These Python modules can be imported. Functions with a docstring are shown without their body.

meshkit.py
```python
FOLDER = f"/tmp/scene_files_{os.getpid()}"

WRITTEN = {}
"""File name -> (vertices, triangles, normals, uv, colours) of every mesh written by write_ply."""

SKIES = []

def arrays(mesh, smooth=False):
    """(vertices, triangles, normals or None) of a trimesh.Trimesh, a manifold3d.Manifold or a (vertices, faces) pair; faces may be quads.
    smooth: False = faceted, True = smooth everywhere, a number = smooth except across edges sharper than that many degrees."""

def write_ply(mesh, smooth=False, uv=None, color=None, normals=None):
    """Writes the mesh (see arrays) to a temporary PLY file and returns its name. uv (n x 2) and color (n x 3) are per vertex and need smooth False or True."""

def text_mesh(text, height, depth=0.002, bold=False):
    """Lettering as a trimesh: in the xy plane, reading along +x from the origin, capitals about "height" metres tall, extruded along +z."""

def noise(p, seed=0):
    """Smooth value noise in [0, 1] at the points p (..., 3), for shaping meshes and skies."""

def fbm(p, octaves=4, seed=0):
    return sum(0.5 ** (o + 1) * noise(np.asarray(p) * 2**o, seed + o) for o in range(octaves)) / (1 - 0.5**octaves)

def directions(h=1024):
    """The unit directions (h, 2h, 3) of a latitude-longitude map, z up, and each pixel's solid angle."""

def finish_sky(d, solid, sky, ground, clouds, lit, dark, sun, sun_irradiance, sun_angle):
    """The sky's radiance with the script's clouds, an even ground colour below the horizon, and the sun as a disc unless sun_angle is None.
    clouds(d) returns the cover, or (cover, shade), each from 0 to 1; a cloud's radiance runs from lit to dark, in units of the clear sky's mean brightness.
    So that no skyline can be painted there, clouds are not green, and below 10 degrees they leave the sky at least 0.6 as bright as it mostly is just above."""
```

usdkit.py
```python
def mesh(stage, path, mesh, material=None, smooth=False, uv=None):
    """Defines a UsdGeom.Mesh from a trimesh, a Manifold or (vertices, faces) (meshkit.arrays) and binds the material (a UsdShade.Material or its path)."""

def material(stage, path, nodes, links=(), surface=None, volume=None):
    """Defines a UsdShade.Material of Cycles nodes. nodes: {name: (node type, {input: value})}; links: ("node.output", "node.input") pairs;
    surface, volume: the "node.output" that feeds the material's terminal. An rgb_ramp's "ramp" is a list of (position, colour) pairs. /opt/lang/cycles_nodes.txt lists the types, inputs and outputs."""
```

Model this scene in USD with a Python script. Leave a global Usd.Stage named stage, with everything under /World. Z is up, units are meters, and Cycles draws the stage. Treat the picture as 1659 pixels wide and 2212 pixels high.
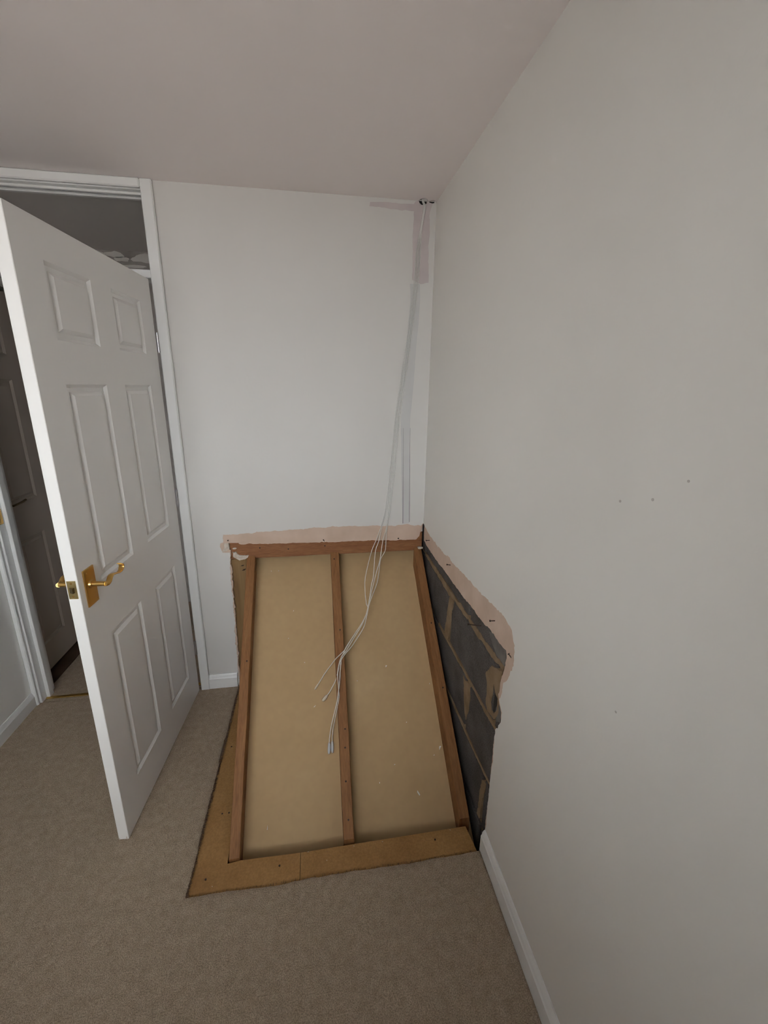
import math, random
import numpy as np
import trimesh
import manifold3d as m3
from manifold3d import Manifold, CrossSection, FillRule
from pxr import Usd, UsdGeom, UsdLux, UsdShade, Sdf, Gf, Vt
import usdkit, meshkit

stage = Usd.Stage.CreateInMemory()
UsdGeom.SetStageUpAxis(stage, UsdGeom.Tokens.z)
UsdGeom.SetStageMetersPerUnit(stage, 1.0)
world = UsdGeom.Xform.Define(stage, '/World')
stage.SetDefaultPrim(world.GetPrim())

# ------------------------------------------------------------------ camera
IMG_W, IMG_H = 1659, 2212
CAM = np.array([-0.5445, -1.9775, 1.5739])
YAW, PITCH, ROLL, F_PX = 0.15050, 0.26540, 0.0096, 884.47
PPX, PPY = -13.92, -30.16                     # principal point off the middle of the picture
fw = np.array([math.sin(YAW) * math.cos(PITCH), math.cos(YAW) * math.cos(PITCH), -math.sin(PITCH)])
rt = np.cross(fw, [0, 0, 1]); rt /= np.linalg.norm(rt)
up = np.cross(rt, fw)
rt, up = math.cos(ROLL) * rt + math.sin(ROLL) * up, -math.sin(ROLL) * rt + math.cos(ROLL) * up
cam = UsdGeom.Camera.Define(stage, '/World/camera')
APW = 36.0
cam.CreateHorizontalApertureAttr(APW)
cam.CreateVerticalApertureAttr(APW * IMG_H / IMG_W)
cam.CreateFocalLengthAttr(F_PX / IMG_W * APW)
cam.CreateHorizontalApertureOffsetAttr(-PPX / IMG_W * APW)
cam.CreateVerticalApertureOffsetAttr(PPY / IMG_W * APW)
cam.CreateClippingRangeAttr(Gf.Vec2f(0.02, 200))
cam.CreateExposureAttr(0.0)
M = Gf.Matrix4d(1.0)
for i, v in enumerate((rt, up, -fw)):
    M.SetRow(i, Gf.Vec4d(*map(float, v), 0))
M.SetRow(3, Gf.Vec4d(*map(float, CAM), 1))
cam.AddTransformOp().Set(M)

# ------------------------------------------------------------------ sky (overcast daylight through the bedroom window)
sky = UsdLux.DomeLight.Define(stage, '/World/sky')
sky.CreateIntensityAttr(3.45)
sky.CreateColorAttr(Gf.Vec3f(0.96, 0.975, 1.0))

# ------------------------------------------------------------------ helpers
count = {}
def numbered(parent, name):
    k = (parent, name)
    n = count.get(k, 0); count[k] = n + 1
    return name if n == 0 else '%s_%03d' % (name, n)

def meta(prim, label=None, cat=None, group=None, kind=None):
    for k, v in (('label', label), ('category', cat), ('group', group), ('kind', kind)):
        if v:
            prim.SetCustomDataByKey(k, v)

def thing(name, label, cat, group=None, kind=None, loc=(0, 0, 0), matrix=None):
    p = '/World/' + numbered('/World', name)
    x = UsdGeom.Xform.Define(stage, p)
    if matrix is not None:
        x.AddTransformOp().Set(matrix)
    elif any(loc):
        x.AddTranslateOp().Set(Gf.Vec3d(*loc))
    meta(x.GetPrim(), label, cat, group, kind)
    return p

def part(parent, name, mesh, mat, label=None, kind=None, smooth=30):
    p = parent + '/' + numbered(parent, name)
    m = usdkit.mesh(stage, p, mesh, '/World/Looks/' + mat, smooth=smooth)
    meta(m.GetPrim(), label, None, None, kind)
    return p

def solo(name, mesh, mat, label, cat, group=None, kind=None, smooth=30):
    p = '/World/' + numbered('/World', name)
    m = usdkit.mesh(stage, p, mesh, '/World/Looks/' + mat, smooth=smooth)
    meta(m.GetPrim(), label, cat, group, kind)
    return p

def tm(mf):
    g = mf.to_mesh()
    return trimesh.Trimesh(g.vert_properties[:, :3], g.tri_verts, process=False)

def hull(pts):
    return Manifold.hull_points(np.asarray(pts, float))

def box(x0, x1, y0, y1, z0, z1, c=0.0):
    """A box with chamfered edges of size c."""
    x0, x1 = min(x0, x1), max(x0, x1); y0, y1 = min(y0, y1), max(y0, y1); z0, z1 = min(z0, z1), max(z0, z1)
    if c <= 0:
        return hull([(x, y, z) for x in (x0, x1) for y in (y0, y1) for z in (z0, z1)])
    P = []
    for x, sx in ((x0, 1), (x1, -1)):
        for y, sy in ((y0, 1), (y1, -1)):
            for z, sz in ((z0, 1), (z1, -1)):
                P += [(x, y + sy * c, z + sz * c), (x + sx * c, y, z + sz * c), (x + sx * c, y + sy * c, z)]
    return hull(P)

def cross(polys):
    return CrossSection([np.asarray(p, float) for p in polys], FillRule.EvenOdd)

def rect(a0, a1, b0, b1):
    return [(a0, b0), (a1, b0), (a1, b1), (a0, b1)]

def ex_back(cs, y0, y1):
    """Extrude a section drawn in (x, z) from y0 to y1."""
    m = cs.extrude(y1 - y0)
    g = m.to_mesh(); v = g.vert_properties[:, :3]; f = np.array(g.tri_verts)
    return trimesh.Trimesh(np.c_[v[:, 0], y0 + v[:, 2], v[:, 1]], f[:, ::-1], process=False)

def ex_side(cs, x0, x1):
    """Extrude a section drawn in (y, z) from x0 to x1."""
    m = cs.extrude(x1 - x0)
    g = m.to_mesh(); v = g.vert_properties[:, :3]; f = np.array(g.tri_verts)
    return trimesh.Trimesh(np.c_[x0 + v[:, 2], v[:, 0], v[:, 1]], f, process=False)

def ex_up(cs, z0, z1):
    m = cs.extrude(z1 - z0)
    g = m.to_mesh(); v = g.vert_properties[:, :3]; f = np.array(g.tri_verts)
    return trimesh.Trimesh(np.c_[v[:, 0], v[:, 1], z0 + v[:, 2]], f, process=False)

def rag(pts, step=0.008, amp=0.002, seed=0, keep_ends=True):
    """A torn edge: the polyline resampled and pushed about sideways."""
    rng = np.random.RandomState(seed)
    pts = np.asarray(pts, float)
    out = []
    for a, b in zip(pts[:-1], pts[1:]):
        n = max(1, int(np.linalg.norm(b - a) / step))
        for t in np.arange(n) / n:
            out.append(a + (b - a) * t)
    out.append(pts[-1])
    out = np.array(out)
    n1 = rng.randn(len(out), 2)
    n2 = np.array([np.convolve(rng.randn(len(out) + 8), np.ones(5) / 2.2, 'same')[4:-4] for _ in (0, 1)]).T
    d = (n1 * 0.45 + n2 * 0.8) * amp
    if keep_ends:
        d[0] = d[-1] = 0
    return [tuple(p) for p in out + d]

def spline(P, n=10):
    """Catmull-Rom through the points."""
    P = np.asarray(P, float)
    Q = np.vstack([2 * P[0] - P[1], P, 2 * P[-1] - P[-2]])
    out = []
    for i in range(1, len(Q) - 2):
        p0, p1, p2, p3 = Q[i - 1:i + 3]
        for t in np.arange(n) / n:
            out.append(0.5 * ((2 * p1) + (-p0 + p2) * t + (2 * p0 - 5 * p1 + 4 * p2 - p3) * t * t + (-p0 + 3 * p1 - 3 * p2 + p3) * t ** 3))
    out.append(P[-1])
    return np.array(out)

def sweep(path, ra, rb=None, up0=(0, 0, 1), sides=10, fixed_up=False):
    """A closed tube of elliptic section along the path; ra along the side axis, rb along the up axis (numbers or one per point)."""
    path = np.asarray(path, float)
    n = len(path)
    rb = ra if rb is None else rb
    ra = np.full(n, ra) if np.ndim(ra) == 0 else np.asarray(ra)
    rb = np.full(n, rb) if np.ndim(rb) == 0 else np.asarray(rb)
    T = np.gradient(path, axis=0)
    T /= np.linalg.norm(T, axis=1)[:, None] + 1e-12
    u = np.asarray(up0, float)
    V = []
    a = np.linspace(0, 2 * np.pi, sides, endpoint=False)
    for i in range(n):
        if fixed_up:
            u = np.asarray(up0, float)
        s = np.cross(T[i], u)
        if np.linalg.norm(s) < 1e-6:
            s = np.cross(T[i], [1, 0, 0.3])
        s /= np.linalg.norm(s)
        u2 = np.cross(s, T[i]); u = u2
        V.append(path[i] + np.outer(np.cos(a) * ra[i], s) + np.outer(np.sin(a) * rb[i], u2))
    V = np.vstack(V + [path[:1], path[-1:]])
    F = []
    for i in range(n - 1):
        for k in range(sides):
            k2 = (k + 1) % sides
            a0, a1, b0, b1 = i * sides + k, i * sides + k2, (i + 1) * sides + k, (i + 1) * sides + k2
            F += [(a0, a1, b1), (a0, b1, b0)]
    c0, c1 = n * sides, n * sides + 1
    for k in range(sides):
        k2 = (k + 1) % sides
        F += [(c0, k2, k), (c1, (n - 1) * sides + k, (n - 1) * sides + k2)]
    return trimesh.Trimesh(V, F, process=False)

def cyl(p0, p1, r, r1=None, n=16):
    p0, p1 = np.asarray(p0, float), np.asarray(p1, float)
    r1 = r if r1 is None else r1
    t = (p1 - p0) / np.linalg.norm(p1 - p0)
    s = np.cross(t, [0.3, 0.5, 0.8]); s /= np.linalg.norm(s); u = np.cross(s, t)
    a = np.linspace(0, 2 * np.pi, n, endpoint=False)
    ring = np.outer(np.cos(a), s) + np.outer(np.sin(a), u)
    return hull(np.vstack([p0 + ring * r, p1 + ring * r1]))

def rough(mesh, length, amp, freq, seed=0, axis=None):
    """Subdivide a manifold and push its points about with smooth noise."""
    m = mesh.refine_to_length(length)
    t = tm(m)
    v = np.array(t.vertices)
    o = seed * 7.31
    w = np.stack([meshkit.fbm(v * freq + o + k * 13.7) for k in range(3)], 1)
    w = w - np.mean(w, axis=0)
    if axis is not None:
        mask = np.zeros(3); mask[list(axis)] = 1
        w = w * mask
    t.vertices = v + w * amp
    return t

# ------------------------------------------------------------------ materials
LK = '/World/Looks/'
UsdGeom.Scope.Define(stage, '/World/Looks')

def plain(name, color, rough_=0.6, bump=None, dist=0.001, metallic=0.0, spec=0.5, coat=0.0):
    nodes = {'p': ('principled_bsdf', {'base_color': color, 'roughness': rough_, 'metallic': metallic, 'specular_ior_level': spec})}
    links = []
    if coat:
        nodes['p'][1]['coat_weight'] = coat
    if bump:
        nodes.update({'g': ('geometry', {}), 'n': ('noise_texture', {'scale': bump, 'detail': 4.0}), 'b': ('bump', {'strength': 0.5, 'distance': dist})})
        links += [('g.position', 'n.vector'), ('n.fac', 'b.height'), ('b.normal', 'p.normal')]
    usdkit.material(stage, LK + name, nodes, links, surface='p.BSDF')

def mottled(name, stops, scale, rough_=0.7, detail=5.0, stretch=(1, 1, 1), bump_scale=None, bump_dist=0.001, distortion=0.0, fine=None, spec=0.4):
    """Noise-driven colour: stops of a ramp; optional finer second noise mixed by overlay."""
    nodes = {'g': ('geometry', {}), 'm': ('mapping', {'scale': stretch}), 'n': ('noise_texture', {'scale': scale, 'detail': detail, 'distortion': distortion}),
             'r': ('rgb_ramp', {'ramp': stops}), 'p': ('principled_bsdf', {'roughness': rough_, 'specular_ior_level': spec})}
    links = [('g.position', 'm.vector'), ('m.vector', 'n.vector'), ('n.fac', 'r.fac')]
    last = 'r.color'
    if fine:
        fs, lo, hi = fine
        nodes.update({'n2': ('noise_texture', {'scale': fs, 'detail': 3.0}), 'r2': ('rgb_ramp', {'ramp': [(0.35, (lo,) * 3), (0.65, (hi,) * 3)]}),
                      'vm': ('vector_math', {'math_type': 'multiply'})})
        links += [('m.vector', 'n2.vector'), ('n2.fac', 'r2.fac'), ('r.color', 'vm.vector1'), ('r2.color', 'vm.vector2')]
        last = 'vm.vector'
    links.append((last, 'p.base_color'))
    if bump_scale:
        nodes.update({'nb': ('noise_texture', {'scale': bump_scale, 'detail': 4.0}), 'b': ('bump', {'strength': 0.6, 'distance': bump_dist})})
        links += [('m.vector', 'nb.vector'), ('nb.fac', 'b.height'), ('b.normal', 'p.normal')]
    usdkit.material(stage, LK + name, nodes, links, surface='p.BSDF')

def shades(c, d):
    return tuple(min(1, x * d) for x in c)

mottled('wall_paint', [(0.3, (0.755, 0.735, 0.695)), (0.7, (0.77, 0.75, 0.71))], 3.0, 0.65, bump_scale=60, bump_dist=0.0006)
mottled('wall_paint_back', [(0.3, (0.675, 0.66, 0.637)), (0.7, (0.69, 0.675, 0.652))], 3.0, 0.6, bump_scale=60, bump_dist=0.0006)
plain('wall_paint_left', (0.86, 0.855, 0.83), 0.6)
mottled('ceiling_paint', [(0.3, (0.86, 0.795, 0.78)), (0.7, (0.87, 0.81, 0.79))], 2.0, 0.8, bump_scale=40, bump_dist=0.0008)
plain('gloss_white', (0.80, 0.805, 0.80), 0.38, bump=25, dist=0.0004)
plain('door_white', (0.845, 0.835, 0.815), 0.42, bump=120, dist=0.0003)
mottled('bare_plaster', [(0.3, (0.56, 0.42, 0.325)), (0.55, (0.63, 0.48, 0.385)), (0.75, (0.68, 0.535, 0.44))], 9.0, 0.85, bump_scale=80, bump_dist=0.001)
mottled('torn_plaster', [(0.3, (0.52, 0.44, 0.36)), (0.7, (0.70, 0.64, 0.57))], 60.0, 0.9, bump_scale=150, bump_dist=0.003)
mottled('old_plaster_mark', [(0.3, (0.56, 0.50, 0.505)), (0.7, (0.62, 0.555, 0.555))], 12.0, 0.8)
mottled('trunking_mark', [(0.3, (0.575, 0.57, 0.565)), (0.7, (0.615, 0.61, 0.605))], 8.0, 0.7)
plain('pencil', (0.22, 0.21, 0.22), 0.8)
mottled('rail_timber', [(0.25, (0.225, 0.090, 0.037)), (0.5, (0.285, 0.122, 0.050)), (0.8, (0.34, 0.16, 0.068))], 8.0, 0.65, stretch=(0.6, 6, 6), distortion=0.8, bump_scale=30, bump_dist=0.001, fine=(60, 0.85, 1.1))
mottled('rafter_timber', [(0.25, (0.21, 0.088, 0.030)), (0.5, (0.265, 0.120, 0.043)), (0.8, (0.31, 0.150, 0.058))], 7.0, 0.65, stretch=(9, 0.8, 0.8), distortion=0.8, bump_scale=30, bump_dist=0.001, fine=(40, 0.85, 1.1))
mottled('post_timber', [(0.25, (0.19, 0.11, 0.045)), (0.5, (0.25, 0.15, 0.063)), (0.8, (0.30, 0.19, 0.085))], 6.0, 0.7, stretch=(8, 8, 0.8), distortion=0.6, bump_scale=30, bump_dist=0.001)
mottled('soffit_board', [(0.25, (0.480, 0.328, 0.168)), (0.5, (0.500, 0.347, 0.182)), (0.65, (0.508, 0.357, 0.190)), (0.85, (0.535, 0.388, 0.215))], 4.0, 0.75, detail=3, fine=(35, 0.975, 1.02))
mottled('floor_board', [(0.25, (0.30, 0.155, 0.055)), (0.5, (0.365, 0.20, 0.073)), (0.8, (0.41, 0.235, 0.092))], 9.0, 0.7, detail=6, fine=(160, 0.88, 1.08))
mottled('dark_timber', [(0.3, (0.06, 0.035, 0.02)), (0.7, (0.10, 0.06, 0.035))], 8.0, 0.7)
mottled('breeze_block', [(0.25, (0.070, 0.061, 0.056)), (0.5, (0.103, 0.093, 0.087)), (0.8, (0.14, 0.128, 0.12))], 10.0, 0.95, detail=8, bump_scale=140, bump_dist=0.004, fine=(220, 0.75, 1.2), spec=0.2)
mottled('mortar', [(0.25, (0.20, 0.135, 0.075)), (0.5, (0.27, 0.19, 0.115)), (0.8, (0.33, 0.245, 0.16))], 18.0, 0.95, detail=7, bump_scale=120, bump_dist=0.004, spec=0.2)
mottled('grey_skim', [(0.3, (0.13, 0.115, 0.105)), (0.7, (0.20, 0.18, 0.165))], 25.0, 0.95, bump_scale=120, bump_dist=0.002)
mottled('carpet_pile', [(0.32, (0.375, 0.298, 0.218)), (0.5, (0.412, 0.33, 0.246)), (0.68, (0.45, 0.365, 0.275))], 42.0, 1.0, detail=9, bump_scale=420, bump_dist=0.006, fine=(330, 0.70, 1.25), spec=0.1)
mottled('fringe_yarn', [(0.3, (0.12, 0.075, 0.05)), (0.7, (0.20, 0.135, 0.095))], 300.0, 1.0, spec=0.1)
plain('brass', (0.68, 0.43, 0.14), 0.28, metallic=1.0)
plain('pale_brass', (0.70, 0.56, 0.27), 0.32, metallic=1.0)
plain('dark_brass', (0.16, 0.12, 0.06), 0.4, metallic=1.0)
plain('steel', (0.6, 0.6, 0.6), 0.3, metallic=1.0)
plain('rust', (0.045, 0.025, 0.018), 0.7, metallic=0.2)
plain('cable_white', (0.74, 0.70, 0.63), 0.5)
plain('sheath_grey', (0.56, 0.57, 0.58), 0.4)
plain('sheath_tan', (0.64, 0.56, 0.44), 0.4)
plain('chip_white', (0.80, 0.78, 0.72), 0.8)
plain('void_black', (0.02, 0.018, 0.016), 0.9)
plain('stain', (0.50, 0.47, 0.44), 0.8)
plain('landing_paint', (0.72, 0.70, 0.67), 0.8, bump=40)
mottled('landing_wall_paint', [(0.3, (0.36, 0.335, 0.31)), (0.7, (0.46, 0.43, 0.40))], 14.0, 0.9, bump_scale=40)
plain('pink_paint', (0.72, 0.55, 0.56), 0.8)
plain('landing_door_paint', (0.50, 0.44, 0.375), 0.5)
plain('window_plastic', (0.85, 0.85, 0.85), 0.35)
plain('outside_ground', (0.58, 0.525, 0.485), 0.9)
usdkit.material(stage, LK + 'window_glass', {'t': ('transparent_bsdf', {'color': (0.97, 0.98, 0.98)}), 'g': ('glossy_bsdf', {'roughness': 0.0, 'color': (1, 1, 1)}),
                'f': ('fresnel', {'IOR': 1.45}), 'x': ('mix_closure', {})}, [('f.fac', 'x.fac'), ('t.BSDF', 'x.closure1'), ('g.BSDF', 'x.closure2')], surface='x.closure')

# ------------------------------------------------------------------ room sizes (metres; right/back corner on the origin)
H = 2.344            # ceiling
XL = -1.998          # left wall face
YF = -2.62           # wall behind the camera
ZB = -0.30           # bottom of everything
CUTY = -0.976        # right-wall end of the removed box

# ------------------------------------------------------------------ back wall
wb = thing('wall_back', 'white painted back wall with a band of bare pink plaster over the timber frame', 'wall', kind='structure')
band_top = rag([(-1.008, 0.868), (-0.92, 0.871), (-0.80, 0.874), (-0.70, 0.876), (-0.60, 0.884), (-0.517, 0.884), (-0.40, 0.885), (-0.25, 0.884), (-0.15, 0.878), (-0.085, 0.885), (-0.05, 0.872), (-0.03, 0.878), (-0.013, 0.872)], 0.008, 0.0022, 3)
left_cut = rag([(-0.997, -0.02), (-0.997, 0.06), (-0.993, 0.34), (-0.990, 0.60), (-0.985, 0.74), (-0.984, 0.772)], 0.008, 0.0026, 5)
notch = rag([(-0.984, 0.772), (-1.020, 0.774), (-1.028, 0.80), (-1.027, 0.822), (-1.011, 0.827), (-1.008, 0.868)], 0.006, 0.001, 6)
crack = [(-0.013, 0.872), (-0.006, 0.882), (0.0005, 0.888), (0.0005, -0.02)]
hole_paint = left_cut + notch[1:] + band_top[1:] + crack[1:]
door_hole = rect(-1.990, -1.180, -0.5, 2.326)
cable_hole = rag([(-0.079, 2.346), (-0.076, 2.336), (-0.066, 2.330), (-0.052, 2.331), (-0.043, 2.337), (-0.042, 2.346), (-0.079, 2.346)], 0.003, 0.0007, 19)
slit_hole = [(-0.034, 2.346), (-0.031, 2.339), (-0.018, 2.337), (-0.009, 2.340), (-0.009, 2.346)]
wall_cs = cross([rect(XL, 0.0, -0.02, H)]) - cross([door_hole]) - cross([cable_hole]) - cross([slit_hole])
paint = wall_cs - cross([hole_paint])
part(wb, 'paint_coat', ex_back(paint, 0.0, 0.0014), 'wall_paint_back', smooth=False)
band_bot = rag([(-0.035, 0.797), (-0.10, 0.797), (-0.20, 0.800), (-0.35, 0.803), (-0.50, 0.804), (-0.52, 0.812), (-0.54, 0.804), (-0.70, 0.808), (-0.86, 0.811), (-0.90, 0.818), (-0.98, 0.822), (-1.010, 0.822)], 0.008, 0.0012, 7)
left_core = rag([(-0.991, -0.02), (-0.990, 0.06), (-0.986, 0.34), (-0.984, 0.60), (-0.979, 0.74), (-0.979, 0.785), (-1.010, 0.790), (-1.010, 0.822)], 0.008, 0.0028, 8)
crack_core = rag([(0.0005, 0.884), (-0.004, 0.872), (-0.008, 0.855), (-0.013, 0.835), (-0.017, 0.815), (-0.035, 0.797)], 0.005, 0.0012, 9)
plaster = wall_cs - cross([left_core[:-1] + band_bot[::-1] + crack_core[::-1][1:] + [(0.0005, -0.02)]])
part(wb, 'plaster', ex_back(plaster, 0.0014, 0.012), 'bare_plaster', 'bare pink plaster left where the box was cut away', smooth=False)
core = wall_cs - cross([rect(-0.999, 0.02, -0.5, 0.836)])
part(wb, 'wall_core', ex_back(core, 0.0122, 0.108), 'landing_paint', smooth=False)
part(wb, 'void_lining', tm(box(-1.05, 0.05, 0.22, 0.24, ZB, 1.0)), 'void_black', smooth=False)
part(wb, 'void_lining', tm(box(-1.05, 0.05, 0.108, 0.23, 0.98, 1.0)), 'void_black', smooth=False)
part(wb, 'void_lining', tm(box(-1.06, -1.04, 0.108, 0.24, ZB, 1.0)), 'void_black', smooth=False)
part(wb, 'cable_hole', tm(box(-0.0795, -0.0415, 0.0050, 0.0120, 2.328, 2.3438)), 'void_black', 'ragged black hole the cables come out of', smooth=False)
part(wb, 'cable_hole', tm(box(-0.0345, -0.0085, 0.0030, 0.0120, 2.335, 2.3438)), 'void_black', 'small black slit beside the cable hole', smooth=False)
# crumbs of old plaster at the broken corner
def lump(cx, cz, w, h, y0, y1, seed, mat='torn_plaster'):
    rng = np.random.RandomState(seed)
    P = []
    for k in range(16):
        a = k / 16 * 2 * np.pi
        r = 1 + 0.25 * rng.randn() * 0.6
        P.append((cx + w / 2 * math.cos(a) * r, cz + h / 2 * math.sin(a) * r))
    return ex_back(cross([P]), y0, y1)
part(wb, 'plaster_lump', rough(hull([(-1.026, 0.002, 0.776), (-1.026, 0.004, 0.818), (-0.988, 0.004, 0.822), (-0.986, 0.003, 0.774), (-1.02, 0.012, 0.778), (-1.02, 0.012, 0.818), (-0.985, 0.012, 0.82), (-0.985, 0.012, 0.776), (-1.005, 0.0, 0.79)]), 0.006, 0.004, 60, 2), 'torn_plaster', 'broken lump of old white plaster')
crescent = rag([(-0.973, 0.772), (-0.956, 0.772), (-0.948, 0.758), (-0.935, 0.750), (-0.915, 0.752), (-0.893, 0.748), (-0.900, 0.738), (-0.930, 0.728), (-0.945, 0.726), (-0.957, 0.736), (-0.968, 0.748), (-0.973, 0.772)], 0.005, 0.0016, 12)
part(wb, 'plaster_lump', ex_back(cross([crescent]), 0.004, 0.0135), 'torn_plaster', 'crescent of torn white plaster')
part(wb, 'plaster_lump', lump(-0.962, 0.790, 0.018, 0.008, 0.006, 0.0135, 14), 'torn_plaster')
part(wb, 'plaster_lump', lump(-0.915, 0.819, 0.050, 0.014, 0.0, 0.0125, 15), 'bare_plaster')
part(wb, 'plaster_lump', lump(-0.515, 0.808, 0.032, 0.010, 0.004, 0.0125, 16), 'bare_plaster')
part(wb, 'plaster_lump', lump(-0.016, 0.752, 0.026, 0.010, -0.014, 0.0, 18), 'torn_plaster')
# marks of the old trunking and dabs of bare plaster at the top corner
mark_holes = cross([cable_hole]) + cross([slit_hole])
mark = rag([(-0.098, 2.036), (-0.097, 2.10), (-0.100, 2.30), (-0.20, 2.306), (-0.290, 2.308), (-0.287, 2.324), (-0.18, 2.329), (-0.100, 2.331), (-0.092, 2.3435), (-0.012, 2.3435), (-0.030, 2.30), (-0.026, 2.15), (-0.022, 2.03), (-0.060, 2.022), (-0.098, 2.036)], 0.012, 0.0016, 20)
part(wb, 'plaster_mark', ex_back(cross([mark]) - mark_holes, -0.0007, 0.0), 'old_plaster_mark', 'mauve strip of unpainted plaster in the top corner', smooth=False)
tk = [(-0.108, 2.02), (-0.104, 1.95), (-0.125, 1.60), (-0.132, 1.42), (-0.124, 1.15), (-0.113, 0.888), (-0.076, 0.888), (-0.084, 1.15), (-0.088, 1.42), (-0.076, 1.60), (-0.058, 1.95), (-0.062, 2.02), (-0.108, 2.02)]
part(wb, 'trunking_mark', ex_back(cross([rag(tk, 0.03, 0.0012, 21)]), -0.0005, 0.0), 'trunking_mark', 'grey ghost strip of removed cable trunking', smooth=False)
for (x0, z0), (x1, z1) in (((-0.1205, 1.38), (-0.1105, 0.890)), ((-0.0865, 1.38), (-0.0765, 0.896))):
    part(wb, 'pencil_line', ex_back(cross([[(x0 - 0.0004, z0), (x0 + 0.0004, z0), (x1 + 0.0014, z1), (x1 - 0.0014, z1)]]), -0.0011, -0.0005), 'pencil', smooth=False)

# ------------------------------------------------------------------ right wall
wr = thing('wall_right', 'white painted right wall with a patch of grey blockwork laid bare', 'wall', kind='structure')
pink_out = rag([(-0.014, 0.884), (-0.045, 0.872), (-0.088, 0.866), (-0.20, 0.862), (-0.331, 0.867), (-0.50, 0.876), (-0.685, 0.886), (-0.82, 0.897), (-0.939, 0.906), (-1.002, 0.898), (-1.029, 0.863), (-1.034, 0.80), (-1.012, 0.735), (-0.990, 0.70), (-0.984, 0.656), (-0.972, 0.632)], 0.009, 0.0032, 31)
lower_edge = rag([(-0.972, 0.632), (-0.988, 0.612), (-1.000, 0.600), (-0.998, 0.565), (-0.985, 0.540), (-0.983, 0.526), (-0.969, 0.515), (-0.971, 0.40), (-0.970, 0.316), (-0.968, 0.20), (-0.972, 0.11), (-0.968, 0.066)], 0.008, 0.0016, 32)
hole_r = pink_out + lower_edge[1:] + [(-0.968, -0.5), (0.2, -0.5), (0.2, 0.884)]
wr_cs = cross([rect(YF, 0.0, -0.02, H)])
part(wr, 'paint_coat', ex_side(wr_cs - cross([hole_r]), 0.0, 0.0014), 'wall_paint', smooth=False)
pink_in = rag([(-0.012, 0.884), (-0.014, 0.84), (-0.020, 0.795), (-0.082, 0.789), (-0.20, 0.787), (-0.309, 0.789), (-0.45, 0.790), (-0.615, 0.792), (-0.72, 0.799), (-0.818, 0.799), (-0.86, 0.812), (-0.91, 0.806), (-0.985, 0.812), (-0.990, 0.79), (-0.974, 0.735), (-0.966, 0.69), (-0.960, 0.640)], 0.008, 0.0022, 33)
low_in = rag([(-0.960, 0.640), (-0.965, 0.625), (-0.990, 0.600), (-0.990, 0.56), (-0.976, 0.520), (-0.964, 0.50), (-0.966, 0.31), (-0.964, 0.06), (-0.964, -0.02)], 0.008, 0.0016, 34)
core_hole = pink_in + low_in[1:] + [(-0.964, -0.5), (0.2, -0.5), (0.2, 0.884)]
part(wr, 'plaster', ex_side(wr_cs - cross([core_hole]), 0.0014, 0.012), 'bare_plaster', 'bare pink plaster border', smooth=False)
part(wr, 'wall_core', tm(box(0.060, 0.20, YF - 0.1, 1.3, ZB, H + 0.16)), 'breeze_block', smooth=False)
# backing behind the plaster, round the bare patch
part(wr, 'wall_core', ex_side(cross([rect(YF, 0.11, ZB, H)]) - cross([rect(-1.35, 0.2, -0.5, 0.945)]), 0.0122, 0.060), 'breeze_block', smooth=False)
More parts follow.
